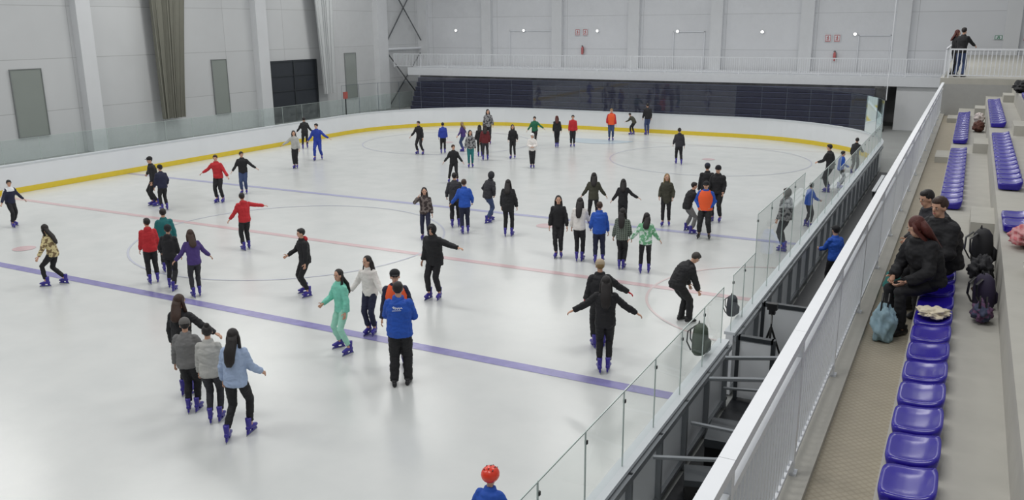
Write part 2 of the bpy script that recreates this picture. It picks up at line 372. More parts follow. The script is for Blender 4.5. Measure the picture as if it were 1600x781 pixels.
for x0,x1,z1 in ((-31.1,-26.9,5.6),(-18.4,-16.2,5.5),(-6.5,-4.6,5.25)):
    g=G(); g.box(x0,x0+.05,58.6,58.66,3.0,z1); g.box(x1-.05,x1,58.6,58.66,3.0,z1); g.box(x0,x1,58.6,58.66,z1-.05,z1)
    thing(mk('pipe_frame',g,M_white),'white pipe frame fixed on the panelled wall','pipe','white wall pipes')
o=empty('notice_board',(-37.6,46.9,-.03)); thing(o,'small red notice board standing by the wall barrier','notice')
mk('notice_panel',G().box(-.04,.04,-.2,.2,1.25,1.7),mat('notice_red',(180,92,84),.5),parent=o); mk('notice_post',G().box(-.03,.03,-.03,.03,0,1.25),M_steel,parent=o)
# ---------------- grandstand
YS,YE=-3.,34.
g=G()
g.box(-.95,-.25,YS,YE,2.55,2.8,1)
g.box(-.95,-.70,YS,YE,2.8,2.86,0)
tiers=((-.25,.52,3.07),(.52,1.28,3.51),(1.28,2.04,3.95),(2.04,2.8,4.39),(2.8,3.6,4.83),(3.6,9,5.2))
for x0,x1,zt in tiers: g.box(x0,x1,(YS if x0<1.5 else 3.),YE,2.55,zt)
for y0 in (13.3,22.3,31.6):
    g.box(-.55,-.25,y0,y0+1.2,2.8,2.94); g.box(.22,.52,y0,y0+1.2,3.07,3.29); g.box(.98,1.28,y0,y0+1.2,3.51,3.73); g.box(1.74,2.04,y0,y0+1.2,3.95,4.17)
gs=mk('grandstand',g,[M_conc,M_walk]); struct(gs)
struct(mk('wall_stand_front',G().box(-1.05,-.95,YS,58.35,-.03,2.8),mat('stand_wall',(166,168,168),.7,var=.08)))
struct(mk('floor_2',G().box(-.95,8.9,YE,58.35,3.9,4.1),M_conc))
struct(mk('wall_platform',G().box(-.95,8.9,YE,YE+.15,2.8,3.9),mat('platform_wall',(160,160,158),.7,var=.08)))
# stand railing
def railing_section(y0,L,loc0,rotz=0,group='stand railing sections',h=1.1):
    o=empty('railing',loc0,(0,0,rotz)); thing(o,'white painted metal railing section with vertical bars','railing',group)
    mk('post',ME_post,None,parent=o)
    mk('top_rail',G().box(-.042,.042,0,L-.003,h-.06,h),M_white,parent=o)
    mk('middle_rail',G().box(-.025,.025,.06,L-.003,h-.24,h-.19),M_white,parent=o)
    mk('bottom_rail',G().box(-.02,.02,.06,L-.003,.08,.12),M_white,parent=o)
    y=.12
    while y<L-.03:
        mk('baluster',ME_bal,None,loc=(0,y,0),parent=o); y+=.1
ME_post=mkmesh('post',G().box(-.03,.03,0,.06,0,1.05).box(-.05,.05,0,.08,0,.02),[M_white])
ME_bal=mkmesh('baluster',G().box(-.01,.01,-.01,.01,.1,.88),[M_white])
Lr=2.0; y=1.8
while y<33.5:
    railing_section(y,Lr,(-.84,y,2.86)); y+=Lr
for k in range(3): thing(mk('platform_railing',gm,None,loc=(-.75+2.35*k,34.1,4.1)),'white barred railing section at the platform edge','railing','platform railing sections')
for k in range(3): thing(mk('platform_railing',gm,None,loc=(-.86,34.2+2.35*k,4.1),rot=(0,0,rad(90))),'white barred railing section at the platform edge','railing','platform railing sections')
# seats
def seatmesh():
    g=G(); n=13; W,D=.165,.215
    def S(u,v):
        r=max(abs(u),abs(v)); 
        if r<1e-6: return 0,0
        k=(abs(u/r)**5+abs(v/r)**5)**(-1/5.)
        return u*k,v*k
    for j in range(n):
        for i in range(n):
            u=-1+2*i/(n-1); v=-1+2*j/(n-1); a,b=S(u,v); r=max(abs(u),abs(v))
            zz=.105-.03*(1-r**4)+ (.04*max(0,(u+.2)/1.2)**2 if u>0 else 0)
            if r>.99: zz-=.012
            g.v.append(V3((a*W,b*D,zz)))
    for j in range(n-1):
        for i in range(n-1):
            q=j*n+i; g.f.append([q,q+1,q+n+1,q+n]); g.m.append(0)
    per=[i for i in range(n)]+[j*n+n-1 for j in range(1,n)]+[(n-1)*n+i for i in range(n-2,-1,-1)]+[j*n for j in range(n-2,0,-1)]
    prev=per
    for dz,sc_ in ((.03,1.03),(.12,.95)):
        cur=[]
        for q in per:
            p=g.v[q]; cur.append(len(g.v)); g.v.append(V3((p.x*sc_,p.y*sc_,max(0.0,p.z-dz))))
        for k in range(len(per)):
            k2=(k+1)%len(per); g.f.append([prev[k],cur[k],cur[k2],prev[k2]]); g.m.append(0)
        prev=cur
    return mkmesh('seat',g,[M_seat],True)
ME_seat=seatmesh(); ME_br=mkmesh('bracket',G().box(-.1,.1,-.03,.03,-.02,.05).box(-.03,.03,-.15,.15,-.02,.03),[M_steel])
def seat(x,y,z,grp):
    o=mk('stadium_seat',ME_seat,None,loc=(x,y,z+.02)); thing(o,'glossy blue plastic stadium seat on concrete step','seat',grp)
    mk('bracket',ME_br,None,parent=o)
def srow(x,z,y0,y1,grp):
    y=y0
    while y<y1: seat(x,y,z,grp); y+=.505
srow(-.065,3.07,4.96,12.9,'front row seats'); srow(-.065,3.07,15.4,22.0,'front row seats'); srow(-.065,3.07,24.0,31.2,'front row seats')
srow(.71,3.51,11.9,12.9,'second row seats'); srow(.71,3.51,15.0,22.0,'second row seats'); srow(.71,3.51,24.,31.2,'second row seats')
srow(1.47,3.95,8.5,12.9,'third row seats'); srow(1.47,3.95,15.,22.,'third row seats'); srow(1.47,3.95,24.,28.2,'third row seats')
# ---------------- bench corridor
thing(mk('rubber_mat',G().box(-2.9,-1.06,9.6,38,-.03,.015),M_rubber),'black rubber matting on the bench corridor floor','mat')
def partition(y,x0,x1):
    o=empty('partition_board',(0,y,.015)); thing(o,'short grey white partition board beside the rink gate','partition')
    mk('panel',G().box(x0,x1,-.03,.03,.05,1.05),M_board,parent=o); mk('frame',G().box(x0-.03,x0+.03,-.05,.05,0,1.12).box(x1-.03,x1+.03,-.05,.05,0,1.12).box(x0,x1,-.05,.05,1.05,1.12),M_steel,parent=o)
partition(15.1,-2.85,-2.0); partition(13.2,-2.85,-2.3)
g=empty('steel_frame',(0,0,.02)); thing(g,'grey steel tube frame around the sunken entrance','metal frame')
G1=G()
rod(G1,(-2.0,5.,1.15),(-2.0,12.6,1.15),.04); rod(G1,(-2.0,5.,.6),(-2.0,12.6,.6),.03); rod(G1,(-2.86,12.4,1.0),(-2.0,12.4,1.15),.035); rod(G1,(-2.86,11.5,1.0),(-2.0,11.5,1.15),.035); rod(G1,(-2.86,10.6,.7),(-2.0,10.6,.7),.03)
rod(G1,(-2.0,9.7,.05),(-2.0,11.2,1.1),.022); rod(G1,(-2.86,12.4,.5),(-2.0,12.4,.6),.025); rod(G1,(-2.86,9.0,.95),(-2.0,9.0,1.12),.03)
mk('rail',G1,M_alu,parent=g)
for yy in (6.4,8.0,9.75,11.2,12.6): mk('post',G().tube([(-2.0,yy,0 if yy>9.6 else -.05),(-2.0,yy,1.15)],[.03,.03],(1,0,0),8),M_alu,parent=g)
def case(x,y,w,d,h,rz):
    o=mk('equipment_case',G().box(-w/2,w/2,-d/2,d/2,0,h*.75),M_black,loc=(x,y,.015),rot=(0,0,rz)); thing(o,'black hard equipment case on the rubber floor','case')
    mk('lid',G().box(-w/2-.01,w/2+.01,-d/2-.01,d/2+.01,h*.76,h),M_steel,parent=o); mk('handle',G().tube([(-.08,-d/2-.01,h*.5),(-.08,-d/2-.05,h*.5),(.08,-d/2-.05,h*.5),(.08,-d/2-.01,h*.5)],[.012]*4,(0,0,1),6),M_alu,parent=o)
case(-2.45,11.0,.5,.7,.5,.1); case(-1.5,12.6,.55,.8,.6,-.15); case(-2.5,9.95,.45,.4,.35,.3)
def bench(x,y0,y1,z=.45,col=M_white,lab='long white bench along the corridor'):
    o=empty('bench',(x,y0,0.015)); thing(o,lab,'bench'); L=y1-y0
    for dx in (-.16,-.01,.14): mk('slat',G().box(dx,dx+.12,0,L,z-.04,z),col,parent=o)
    k=.15
    while k<L: mk('leg',G().box(-.14,.22,k,k+.04,0,z-.04),M_steel,parent=o); k+=1.4
bench(-1.5,27,30.5); bench(-2.4,31,34.5); bench(-1.5,14.6,18.6,.45,M_steel,'long dark bench along the corridor')
# tripod
t=empty('tripod',(-2.5,14.0,.015)); thing(t,'black camera tripod standing beside the boards','tripod')
for a in (30,150,270): mk('leg',G().tube([(0,0,1.05),(.2*math.cos(rad(a)),.2*math.sin(rad(a)),.5),(.33*math.cos(rad(a)),.33*math.sin(rad(a)),.01)],[.02,.016,.012],(0,0,1),7),M_black,parent=t)
mk('column',G().tube([(0,0,.8),(0,0,1.3)],[.015,.015],(1,0,0),7),M_black,parent=t); mk('head',G().box(-.05,.05,-.04,.04,1.28,1.36).tube([(0,-.04,1.32),(.05,-.3,1.2)],[.01,.01],(1,0,0),6),M_black,parent=t)
mk('camera_body',G().box(-.08,.08,-.05,.05,1.36,1.47).tube([(0,.05,1.41),(0,.14,1.41)],[.035,.04],(1,0,0),12),M_black,parent=t)
# ---------------- soft things
def cloth(name,loc,r,rgb,label,cat,seed=1,pat=None,rgb2=None,amp=.35,strap=False):
    g=G(); g.ell((0,0,0),(1,1,1),None,48,30)
    for i,v in enumerate(g.v):
        n=noise.noise(v*2.1+V3((seed*7.3,0,0)))+.4*noise.noise(v*5+V3((0,seed*3.1,0)))-.6*abs(noise.noise(v*3.3+V3((seed,seed,0))))
        q=v*(1+amp*n); q=V3((q.x*r[0],q.y*r[1],max(-.75,q.z)*r[2]+.75*r[2])); g.v[i]=q
    o=thing(mk(name,g,mat(name+'_fabric',rgb,.85,var=.2,scale=9,bump=.3,pat=pat,rgb2=rgb2),loc=loc,smooth=True),label,cat)
    if strap:
        h=r[2]*1.55
        for sx in (-.03,.03): mk('strap',G().tube([(sx,-r[1]*.5,h*.85),(sx,-r[1]*.35,h*1.25),(sx,0,h*1.45),(sx,r[1]*.35,h*1.25),(sx,r[1]*.5,h*.85)],[.009]*5,(1,0,0),6),M_black,parent=o)
    return o
def backpack(loc,rz,rgb,label,s=1.):
    m=mat('backpack_fabric',rgb,.7,var=.2,scale=12); o=mk('backpack',G().tube([(0,0,0),(0,0,.04),(0,.0,.25),(0,0,.38),(0,0,.44),(0,0,.46)],[(.13,.08),(.16,.11),(.165,.115),(.14,.1),(.08,.06),(.02,.02)],(1,0,0),18),m,loc=loc,rot=(0,rad(4),rz),smooth=True)
    o.scale=(s,s,s); thing(o,label,'backpack')
    mk('front_pocket',G().tube([(0,-.1,.05),(0,-.11,.08),(0,-.11,.2),(0,-.1,.24)],[(.08,.03),(.11,.05),(.11,.05),(.07,.02)],(1,0,0),14),m,parent=o,smooth=True)
    for sx in (-.07,.07): mk('strap',G().tube([(sx,.09,.4),(sx,.17,.33),(sx*1.3,.17,.18),(sx*1.4,.1,.06)],[(.025,.008)]*4,(1,0,0),8),M_black,parent=o)
    mk('handle',G().tube([(-.03,.03,.44),(0,.03,.49),(.03,.03,.44)],[.008]*3,(0,1,0),6),M_black,parent=o)
backpack((-3.22,12.2,1.10),rad(90),(70,82,66),'dark green backpack resting on the board rail',1.05)
backpack((-3.22,14.2,1.10),rad(90),(60,64,70),'dark grey backpack resting on the board rail',.8)
backpack((.36,11.7,3.09),1.9,(30,30,34),'black backpack standing on the concrete tier')
backpack((.95,9.2,3.53),.2,(70,80,48),'olive patterned backpack on the concrete tier',.8)
backpack((.38,9.9,3.08),2.2,(44,36,62),'dark purple backpack standing on the concrete tier',.8)
cloth('jacket_pile',(.80,11.05,3.53),(.2,.26,.13),(190,104,110),'pink and white plaid jacket piled on the tier','jacket',1,'plaid',(206,156,156))
cloth('jacket_pile',(.85,9.75,3.53),(.16,.22,.14),(222,218,208),'cream white coat draped over the tier','coat',2)
cloth('scarf',(-.07,8.98,3.2),(.14,.15,.05),(225,214,190),'cream knitted scarf lying on a blue seat','scarf',3,amp=.5)
cloth('shopping_bag',(-.52,9.2,2.81),(.12,.16,.22),(150,178,190),'pale blue fabric bag standing on the walkway','bag',4,strap=True)
cloth('jacket_pile',(-.52,10.75,2.81),(.12,.16,.22),(60,130,125),'teal jacket bundled on the walkway','jacket',5)
cloth('handbag',(.36,9.4,3.09),(.10,.16,.11),(96,66,96),'purple pink bag lying on the tier','bag',6,'camo',(60,66,90),strap=True)
cloth('handbag',(.38,10.35,3.09),(.10,.15,.12),(70,52,44),'dark brown bag lying on the tier','bag',7,strap=True)
cloth('jacket_pile',(.36,11.0,3.09),(.13,.3,.16),(34,34,38),'black padded coat heaped on the tier','coat',11,amp=.5)
cloth('jacket_pile',(.33,26.8,3.09),(.14,.3,.16),(95,60,50),'dark brown coat heaped on the tier','coat',8)
cloth('jacket_pile',(.35,29.2,3.09),(.14,.35,.16),(200,190,185),'pale grey jacket heaped on the tier','jacket',9)
cloth('jacket_pile',(1.4,30.2,3.95),(.26,.8,.2),(30,30,33),'black coats heaped on the upper tier','coat',10,amp=.4)
# ---------------- people
RM=[]   # (obj, voxel, mats, post)
def remesh_task(ob,vox,mats,post=None): RM.append((ob,vox,mats,post))
gb=G(); gb.tube([(0,-.115,.115),(0,-.10,.115),(0,-.03,.125),(0,.05,.115),(0,.12,.1),(0,.165,.095),(0,.18,.092)],[(.02,.02),(.038,.04),(.042,.05),(.046,.045),(.046,.032),(.034,.024),(.012,.012)],(1,0,0),14)
gb.tube([(0,-.045,.1),(0,-.05,.18),(0,-.055,.25),(0,-.055,.28)],[(.04,.055),(.043,.056),(.048,.058),(.050,.060)],(1,0,0),14)
bb=G(); bb.box(-.018,.018,-.11,-.05,.03,.08); bb.box(-.02,.02,.03,.13,.03,.075); bb.box(-.009,.009,-.13,.17,.022,.045)
b2=G(); b2.box(-.0025,.0025,-.15,.19,0,.024)
M_skate=mat('purple_skate_plastic',(56,46,145),.35,var=.08); M_skateb=mat('black_skate_leather',(24,24,28),.4)
M_blade=mat('skate_blade_steel',(150,155,165),.25,metal=.8)
ME_boot=mkmesh('skate',gb,[M_skate],True); ME_bootb=mkmesh('skate',gb,[M_skateb],True)
ME_hold=mkmesh('blade_holder',bb,[M_skate]); ME_holdb=mkmesh('blade_holder',bb,[M_skateb]); ME_blade=mkmesh('skate_blade',b2,[M_blade])
gs_=G(); gs_.tube([(0,-.1,.045),(0,-.085,.045),(0,0,.05),(0,.08,.04),(0,.15,.033),(0,.17,.03)],[(.02,.02),(.036,.042),(.038,.045),(.044,.038),(.034,.028),(.012,.012)],(1,0,0),12); gs_.tube([(0,-.04,.04),(0,-.045,.12)],[(.036,.045),(.04,.05)],(1,0,0),12)
ME_shoe=mkmesh('shoe',gs_,[M_skateb],True)
ARM={'d':(12,2,8,14),'r':(16,-6,4,45),'o':(46,8,56,14),'h':(72,6,80,12),'l':(26,4,36,22),'f':(14,26,-10,68),'p':(26,-18,-26,30),'u':(38,60,-30,155),'b':(14,-25,8,-12),'c':(16,22,-55,62),'g':(10,50,4,62),'t':(14,12,-30,58),'v':(18,10,22,50),'q':(10,12,4,24)}
LEG={'s':((-.1,-.02),(.1,.06)),'w':((-.19,.03),(.19,-.03)),'a':((-.11,.18),(.13,-.18)),'b':((-.13,-.18),(.11,.18)),'n':((-.07,0),(.07,.05))}
CN={'K':((24,24,28),'black'),'D':((44,44,50),'dark grey'),'N':((28,32,58),'navy'),'R':((184,36,44),'red'),'B':((30,80,176),'blue'),'T':((22,104,106),'teal'),'P':((70,52,116),'purple'),
 'M':((124,206,184),'mint green'),'m':((158,216,196),'pale mint'),'W':((226,222,218),'white'),'G':((112,112,112),'grey'),'L':((176,176,172),'light grey'),'S':((160,178,208),'pale blue'),'C':((206,192,144),'cream patterned'),
 'J':((54,70,108),'denim blue'),'O':((62,62,50),'olive'),'E':((28,102,74),'green'),'V':((110,172,130),'green patterned'),'X':((58,48,48),'dark patterned'),'Z':((56,64,58),'dark plaid'),
 'Y':((140,140,142),'grey patterned'),'U':((100,26,32),'dark red'),'A':((36,60,156),'bright blue')}
PT={'C':('camo',(120,100,70)),'V':('camo',(205,224,214)),'X':('camo',(120,110,106)),'Z':('plaid',(120,130,120)),'Y':('camo',(60,60,64))}
HC={'k':(26,20,20),'b':(58,38,28),'r':(80,30,22),'y':(142,116,76),'g':(60,55,52)}
def cmat(c,kind):
    rgb=CN[c][0]; p=PT.get(c)
    return mat(kind,rgb,.75,var=.2,scale=8,bump=.25,pat=p[0] if p else None,rgb2=p[1] if p else None)
def person(x,y,H,face,arms,legs,lean,jc,tc,hair,**o):
    zb=o.get('z',0.); sit=o.get('sit'); shoe=o.get('shoe',False) or sit
    az=math.atan2(-x,y); head=o['abs'] if 'abs' in o else az+rad(face)
    if 'abs' in o: head=rad(o['abs'])
    lf=0 if shoe else .075
    if not shoe and lean<20: lean=lean+random.uniform(0,7)
    ln=rad(lean); fem=hair[0] in 'lLpuB'; k=.93 if fem else 1.
    sw=abs(face)>90 and 'abs' not in o
    al,ar=(arms[1],arms[0]) if sw else (arms[0],arms[1])
    cr_=0 if shoe else random.uniform(.0,.06)
    if sit:
        P=V3((0,0,o.get('pz',.55))); ank=[V3((-.12,.40,.09)),V3((.12,.34,.09))]
    else:
        st=LEG[legs]; ank=[V3((a[0]*random.uniform(.8,1.3),a[1]*random.uniform(.6,1.3),.09+lf)) for a in st]
        py=-.30*math.sin(ln); pz=9
        for i,a in enumerate(ank):
            hx=(-.09,.09)[i]; d2=(a.x-hx)**2+(a.y-py)**2; pz=min(pz,math.sqrt(max(.2,.842**2-d2))+a.z)
        P=V3((0,py,pz+.02-.03*(lean>12)-cr_))
    dv=lambda a:V3((0,math.sin(a),math.cos(a)))
    waist=P+dv(ln*.5)*.17; chest=waist+dv(ln)*.19; nb=chest+dv(ln*1.1)*.18
    hs=o.get('hs',1.0 if sit else (1.08 if H<1.66 else 1.03))
    hp=ln*.55+rad(o.get('hp',0)); hc=nb+dv(hp*.9)*(.155+.11*(hs-1))+V3((0,.015,0)); top=hc.z+.118*hs
    s=o.get('s') or H/top
    sh=nb-dv(ln)*.075
    dist=math.hypot(x,y); vx=.0115 if dist<17 else (.016 if dist<28 else .022)
    ht=o.get('ht',0 if shoe else random.uniform(-25,25))
    Hm=(Matrix.Rotation(rad(ht),3,'Z')@Matrix.Rotation(-hp,3,'X'))*hs
    ws=[];els=[];shs=[];das=[]
    for i,c in ((-1,al),(1,ar)):
        a1,f1,a2,f2=[rad(v+random.uniform(-4,4)) for v in ARM[c]]
        S=sh+V3((i*.158*k,0,0)); d1=V3((i*math.sin(a1),math.cos(a1)*math.sin(f1),-math.cos(a1)*math.cos(f1))); E=S+d1*.28
        d2=V3((i*math.sin(a2),math.cos(a2)*math.sin(f2),-math.cos(a2)*math.cos(f2))); W=E+d2*.245
        shs.append(S);els.append(E);ws.append(W);das.append(d2)
    knees=[];hips=[]
    for i in (0,1):
        Hh=P+V3(((-.09,.09)[i],0,-.02)); d=ank[i]-Hh; L=min(d.length,.855); dh=d.normalized()
        xx=(.44**2-.42**2+L*L)/(2*L); hh=math.sqrt(max(.44**2-xx*xx,0)); pole=V3((0,1,.0))-dh*dh.y
        if pole.length<.01: pole=V3((0,0,1))
        pole.normalize(); knees.append(Hh+dh*xx+pole*hh); hips.append(Hh)
    def sc_(g):
        g.v=[v*s for v in g.v]; return g
    # body
    g=G()
    g.tube([P-V3((0,0,.06)),P,waist,chest,sh,nb,nb+dv(hp)*.05],[(.12,.09),(.14,.1),(.12,.085),(.15,.1),(.12,.08),(.055,.055),(.052,.054)],(1,0,0),12)
    g.tube([nb-dv(hp)*.03,hc-Hm@V3((0,.012,.03))],[(.054,.056),(.05,.052)],(1,0,0),10)
    for i in (0,1):
        g.tube([shs[i],els[i],ws[i]],[.045,.036,.026],(0,1,0),8); g.ell(shs[i],.05,None,8,6)
        g.tube([hips[i],knees[i],ank[i]+V3((0,0,.02)),ank[i]-V3((0,0,.03))],[.075,.048,.036,.036],(1,0,0),8)
    g.ell(hc+Hm@V3((0,-.012,.022)),(.074,.09,.096),Hm,14,10); g.ell(hc+Hm@V3((0,.018,-.05)),(.052,.058,.062),Hm,10,8); g.ell(hc+Hm@V3((0,.084,-.012)),(.013,.02,.022),Hm,8,6)
    for e in (-1,1): g.ell(hc+Hm@V3((e*.077,-.005,-.008)),(.011,.02,.03),Hm,8,6)
    X=G(); gl='glove' in o
    for i in (0,1):
        d=das[i]; W=ws[i]; sd=(-1,1)[i]
        a=V3((0,1,0))-d*d.y
        if a.length<.35: a=V3((-sd*.6,0,.8)); a=a-d*a.dot(d)
        a.normalize(); c=V3((-sd,0,0))-d*(-sd*d.x); c=c-a*c.dot(a)
        if c.length<.2: c=d.cross(a)
        c.normalize(); Mh=Matrix((a,c,d)).transposed()
        g.ell(W+d*.045,(.038,.019,.052),Mh,10,6)
        for q in range(4):
            L=(.07,.079,.074,.058)[q]; b0=W+d*.078+a*(.027-.018*q); p1=b0+d*L*.42; p2=p1+(d*.8+c*.55).normalized()*L*.34; p3=p2+(d*.45+c*.85).normalized()*L*.28
            X.tube([b0,p1,p2,p3],[.0095,.009,.0083,.0065],tuple(a),6,4 if gl else 0)
        t0=W+d*.025+a*.03; t1=t0+(a*.7+d*.6+c*.2).normalized()*.04; t2=t1+(a*.25+d*.9+c*.3).normalized()*.03
        X.tube([t0,t1,t2],[.012,.0105,.008],tuple(c),6,4 if gl else 0)
    for e in (-1,1):
        X.ell(hc+Hm@V3((e*.029,.0715,.006)),(.011,.0085,.0055),Hm,8,6,1); X.ell(hc+Hm@V3((e*.029,.078,.006)),(.0062,.004,.0055),Hm,8,6,2)
        X.ell(hc+Hm@V3((e*.029,.077,.022)),(.017,.006,.004),Hm,8,4,5)
    X.ell(hc+Hm@V3((0,.074,-.052)),(.021,.007,.006),Hm,10,6,3)
    sc_(g); sc_(X)
    body=mk('person',g,[M_skin],loc=(x,y,zb),rot=(0,0,head))
    palms=[(ws[i]+das[i]*.06)*s for i in (0,1)]
    M_gl=mat('glove_fabric',o.get('glove',(30,30,34)),.8)
    remesh_task(body,vx*.95,[M_skin,M_eyew,M_eyed,M_lip,M_gl,M_brow],('body',X,palms,gl,s))
    jn,tn=CN[jc][1],CN[tc][1]
    lab=o.get('label') or ('skater in %s top and %s trousers, %s'%(jn,tn,'leaning forward' if lean>24 else ('arms held out' if any(c in 'ohl' for c in arms) else ('reaching forward' if any(c in 'fg' for c in arms) else 'standing'))))
    thing(body,lab,'person',None)
    # jacket
    pf=o.get('puff',1.16); g=G(); hem=o.get('hem',.08)
    hb=P-V3((0,0,hem)); 
    if sit: hb=P-V3((0,0,.02))
    w=[(.162,.125),(.168,.13),(.152,.122),(.172,.135),(.138,.118),(.082,.082),(.070,.07)]
    g.tube([hb,P,waist,chest,sh+dv(ln)*.01,nb-dv(ln)*.012,nb+dv(hp)*.045],[(a*pf*k,b*pf*k) for a,b in w],(1,0,0),16)
    for i in (0,1):
        m1=(shs[i]+els[i])/2; m2=(els[i]+ws[i])/2
        g.ell(shs[i]-V3((0,0,.008)),.064*pf*k,None,10,8); g.tube([shs[i],m1,els[i],m2,ws[i]-das[i]*.005],[.062*pf*k,.058*pf*k,.053*pf,.05*pf,.041*pf],(0,1,0),10)
        g.ell(els[i],.054*pf,None,8,6)
    if 'hood' in o and o['hood'] is True: g.ell(nb-V3((0,.095,.0)),(.105,.06,.075),None,12,8)
    jk=mk('jacket',sc_(g),[M_skin],parent=body); remesh_task(jk,vx,[cmat(jc,'jacket_fabric')]+([mat('stripe_fabric',(225,228,232),.7)] if o.get('stripe') else []),('stripe' if o.get('stripe') else 'cloth',s,x+y,.013*s*(1.25 if pf>1.22 else 1)))
    if o.get('hood') not in (None,True):
        mk('hood',sc_(G().ell(nb-V3((0,.085,-.01)),(.11,.065,.075),None,12,8)),cmat(o['hood'],'hood_fabric'),parent=body,smooth=True)
    # trousers
    g=G(); tw=1.3 if o.get('baggy') else (1.04 if fem else 1.14)
    g.ell(P-V3((0,0,.01)),(.16*k,.124,.12),None,14,10)
    for i in (0,1):
        A=ank[i]+V3((0,0,.055 if not shoe else -.01)); m1=(hips[i]+knees[i])/2; m2=(knees[i]*.6+A*.4)
        g.tube([hips[i]+V3((0,0,.03)),m1,knees[i],m2,A],[(.09*k,.1),.08*tw,.064*tw,.061*tw,.052*tw],(1,0,0),12); g.ell(knees[i],.064*tw,None,10,6)
    tr=mk('trousers',sc_(g),[M_skin],parent=body); remesh_task(tr,vx,[cmat(tc,'trouser_fabric')],('cloth',s,x-y,.009*s*tw))
    if o.get('vest'):
        g=G(); g.tube([P-V3((0,0,.06)),P,waist,chest,sh+dv(ln)*.02,nb+dv(hp)*.02],[(a*pf*1.08,b*pf*1.16) for a,b in ((.165,.125),(.165,.125),(.158,.125),(.172,.135),(.14,.118),(.08,.078))],(1,0,0),20,0,False)
        vv=mk('vest',sc_(g),mat('orange_vest',(236,92,44),.7,var=.08),parent=body,smooth=True)
    # feet
    for i in (0,1):
        rz=(.16,-.16)[i]
        if shoe: 
            b=mk('shoe',ME_shoe,None,loc=(ank[i].x*s,ank[i].y*s,0),rot=(0,0,rz),parent=body); b.scale=(s,s,s)
        else:
            bl_=o.get('bskate')
            b=mk('skate',ME_bootb if bl_ else ME_boot,None,loc=(ank[i].x*s,ank[i].y*s,.006),rot=(0,0,rz),parent=body); b.scale=(s*.95,s*.93,s)
            mk('blade_holder',ME_holdb if bl_ else ME_hold,None,parent=b); mk('skate_blade',ME_blade,None,parent=b)
    # hair / hats
    h0=hair[0]; hcol=HC[hair[1]]; hm=mat('hair',hcol,.55,var=.35,scale=30,bump=.3); g=G()
    g.ell(hc+Hm@V3((0,-.027,.034)),(.084,.092,.095),Hm,16,12)
    if h0=='s': g.ell(hc+Hm@V3((0,.012,.078)),(.064,.062,.045),Hm,14,8)
    if h0 in 'lLpB':
        Ln=.42 if h0=='L' else .3
        bx=-.03*pf
        c0=hc+Hm@V3((0,-.06,.03)); c1=hc+Hm@V3((0,-.09,-.06)); c2=nb+V3((0,-.13+bx,-.04)); c3=nb-dv(ln)*(Ln-.16)+V3((0,-.165+bx,0))
        if h0=='p': g.tube([hc+Hm@V3((0,-.09,.05)),hc+Hm@V3((0,-.14,.02)),nb+V3((0,-.16,-.02)),nb-dv(ln)*.12+V3((0,-.17,0))],[.03,.035,.035,.012],(1,0,0),10)
        else: g.tube([c0,c1,(c1+c2)/2,c2,c3+(c2-c3)*.3,c3],[(.075,.05),(.085,.05),(.09,.045),(.095,.04),(.08,.032),(.035,.014)],(1,0,0),14)
        if h0!='p':
            for e in (-1,1): g.tube([hc+Hm@V3((e*.055,-.02,.05)),hc+Hm@V3((e*.082,-.02,-.03)),nb+V3((e*.09,-.01,.0)),nb-dv(ln)*.1+V3((e*.085,.07,0))],[.03,.026,.03,.01],(0,1,0),8)
    for v_i,v in enumerate(g.v):
        nn=noise.noise(V3((v.x*40,v.y*40,v.z*8)))*.006; g.v[v_i]=v+V3((nn,nn,0))
    if h0=='u': g.ell(hc+Hm@V3((0,-.06,.13)),(.045,.045,.04),Hm,10,8)
    mk('hair',sc_(g),hm,parent=body,smooth=True)
    hat=o.get('hat')
    if hat:
        ht_,hcl=hat; g=G(); mm=mat('hat_fabric' if ht_!='helmet' else 'helmet_shell',hcl,.8 if ht_!='helmet' else .25,var=.1 if ht_!='helmet' else .02,scale=15)
        if ht_=='beanie': g.ell(hc+Hm@V3((0,-.014,.055)),(.091,.104,.09),Hm,16,10); g.tube([hc+Hm@V3((0,-.012,.025)),hc+Hm@V3((0,-.012,.06))],[(.09*hs,.103*hs),(.092*hs,.105*hs)],tuple(Hm@V3((1,0,0))),18)
        if ht_=='cap': g.ell(hc+Hm@V3((0,-.018,.058)),(.092,.104,.08),Hm,16,10); g.ell(hc+Hm@V3((0,.10,.06)),(.06,.05,.008),Hm,14,6)
        if ht_=='hood': g.ell(hc+Hm@V3((0,-.035,.01)),(.108,.112,.13),Hm,16,12); g.ell(nb+V3((0,-.03,.0)),(.1,.09,.08),None,14,8)
        if ht_=='helmet': g.ell(hc+Hm@V3((0,-.01,.045)),(.112,.132,.105),Hm,24,16)
        mk({'beanie':'knit_hat','cap':'cap','hood':'raised_hood','helmet':'helmet'}[ht_],sc_(g),mm,parent=body,smooth=True)
        if ht_=='helmet':
            v=G()
            for e in (-.055,0,.055):
                for yy in (.07,-.0,-.075):
                    zz=.045+.105*math.sqrt(max(0,1-(e/.112)**2-((yy+.01)/.132)**2)); v.ell(hc+Hm@V3((e,yy,zz)),(.008,.024,.006),Hm,8,6)
            mk('vent',sc_(v),M_black,parent=body,smooth=True)
    if o.get('logo'):
        g=G(); c0=chest+dv(ln)*.06; yb=-.135*pf*1.0-.018
        L=[(-.075,.03),(-.05,.045),(-.06,.01),(-.03,.035),(-.035,.0),(0,.03),(.0,-.0),(.03,.03),(.035,.0),(.065,.03),(.08,.01)]
        for i in range(len(L)-1):
            g.tube([c0+V3((L[i][0],yb,L[i][1])),c0+V3((L[i+1][0],yb,L[i+1][1]))],[.006,.006],(0,1,0),6)
        g.tube([c0+V3((-.08,yb,-.025)),c0+V3((.06,yb,-.02))],[.004,.004],(0,1,0),6)
        mk('back_emblem',sc_(g),M_white,parent=jk)
    return body
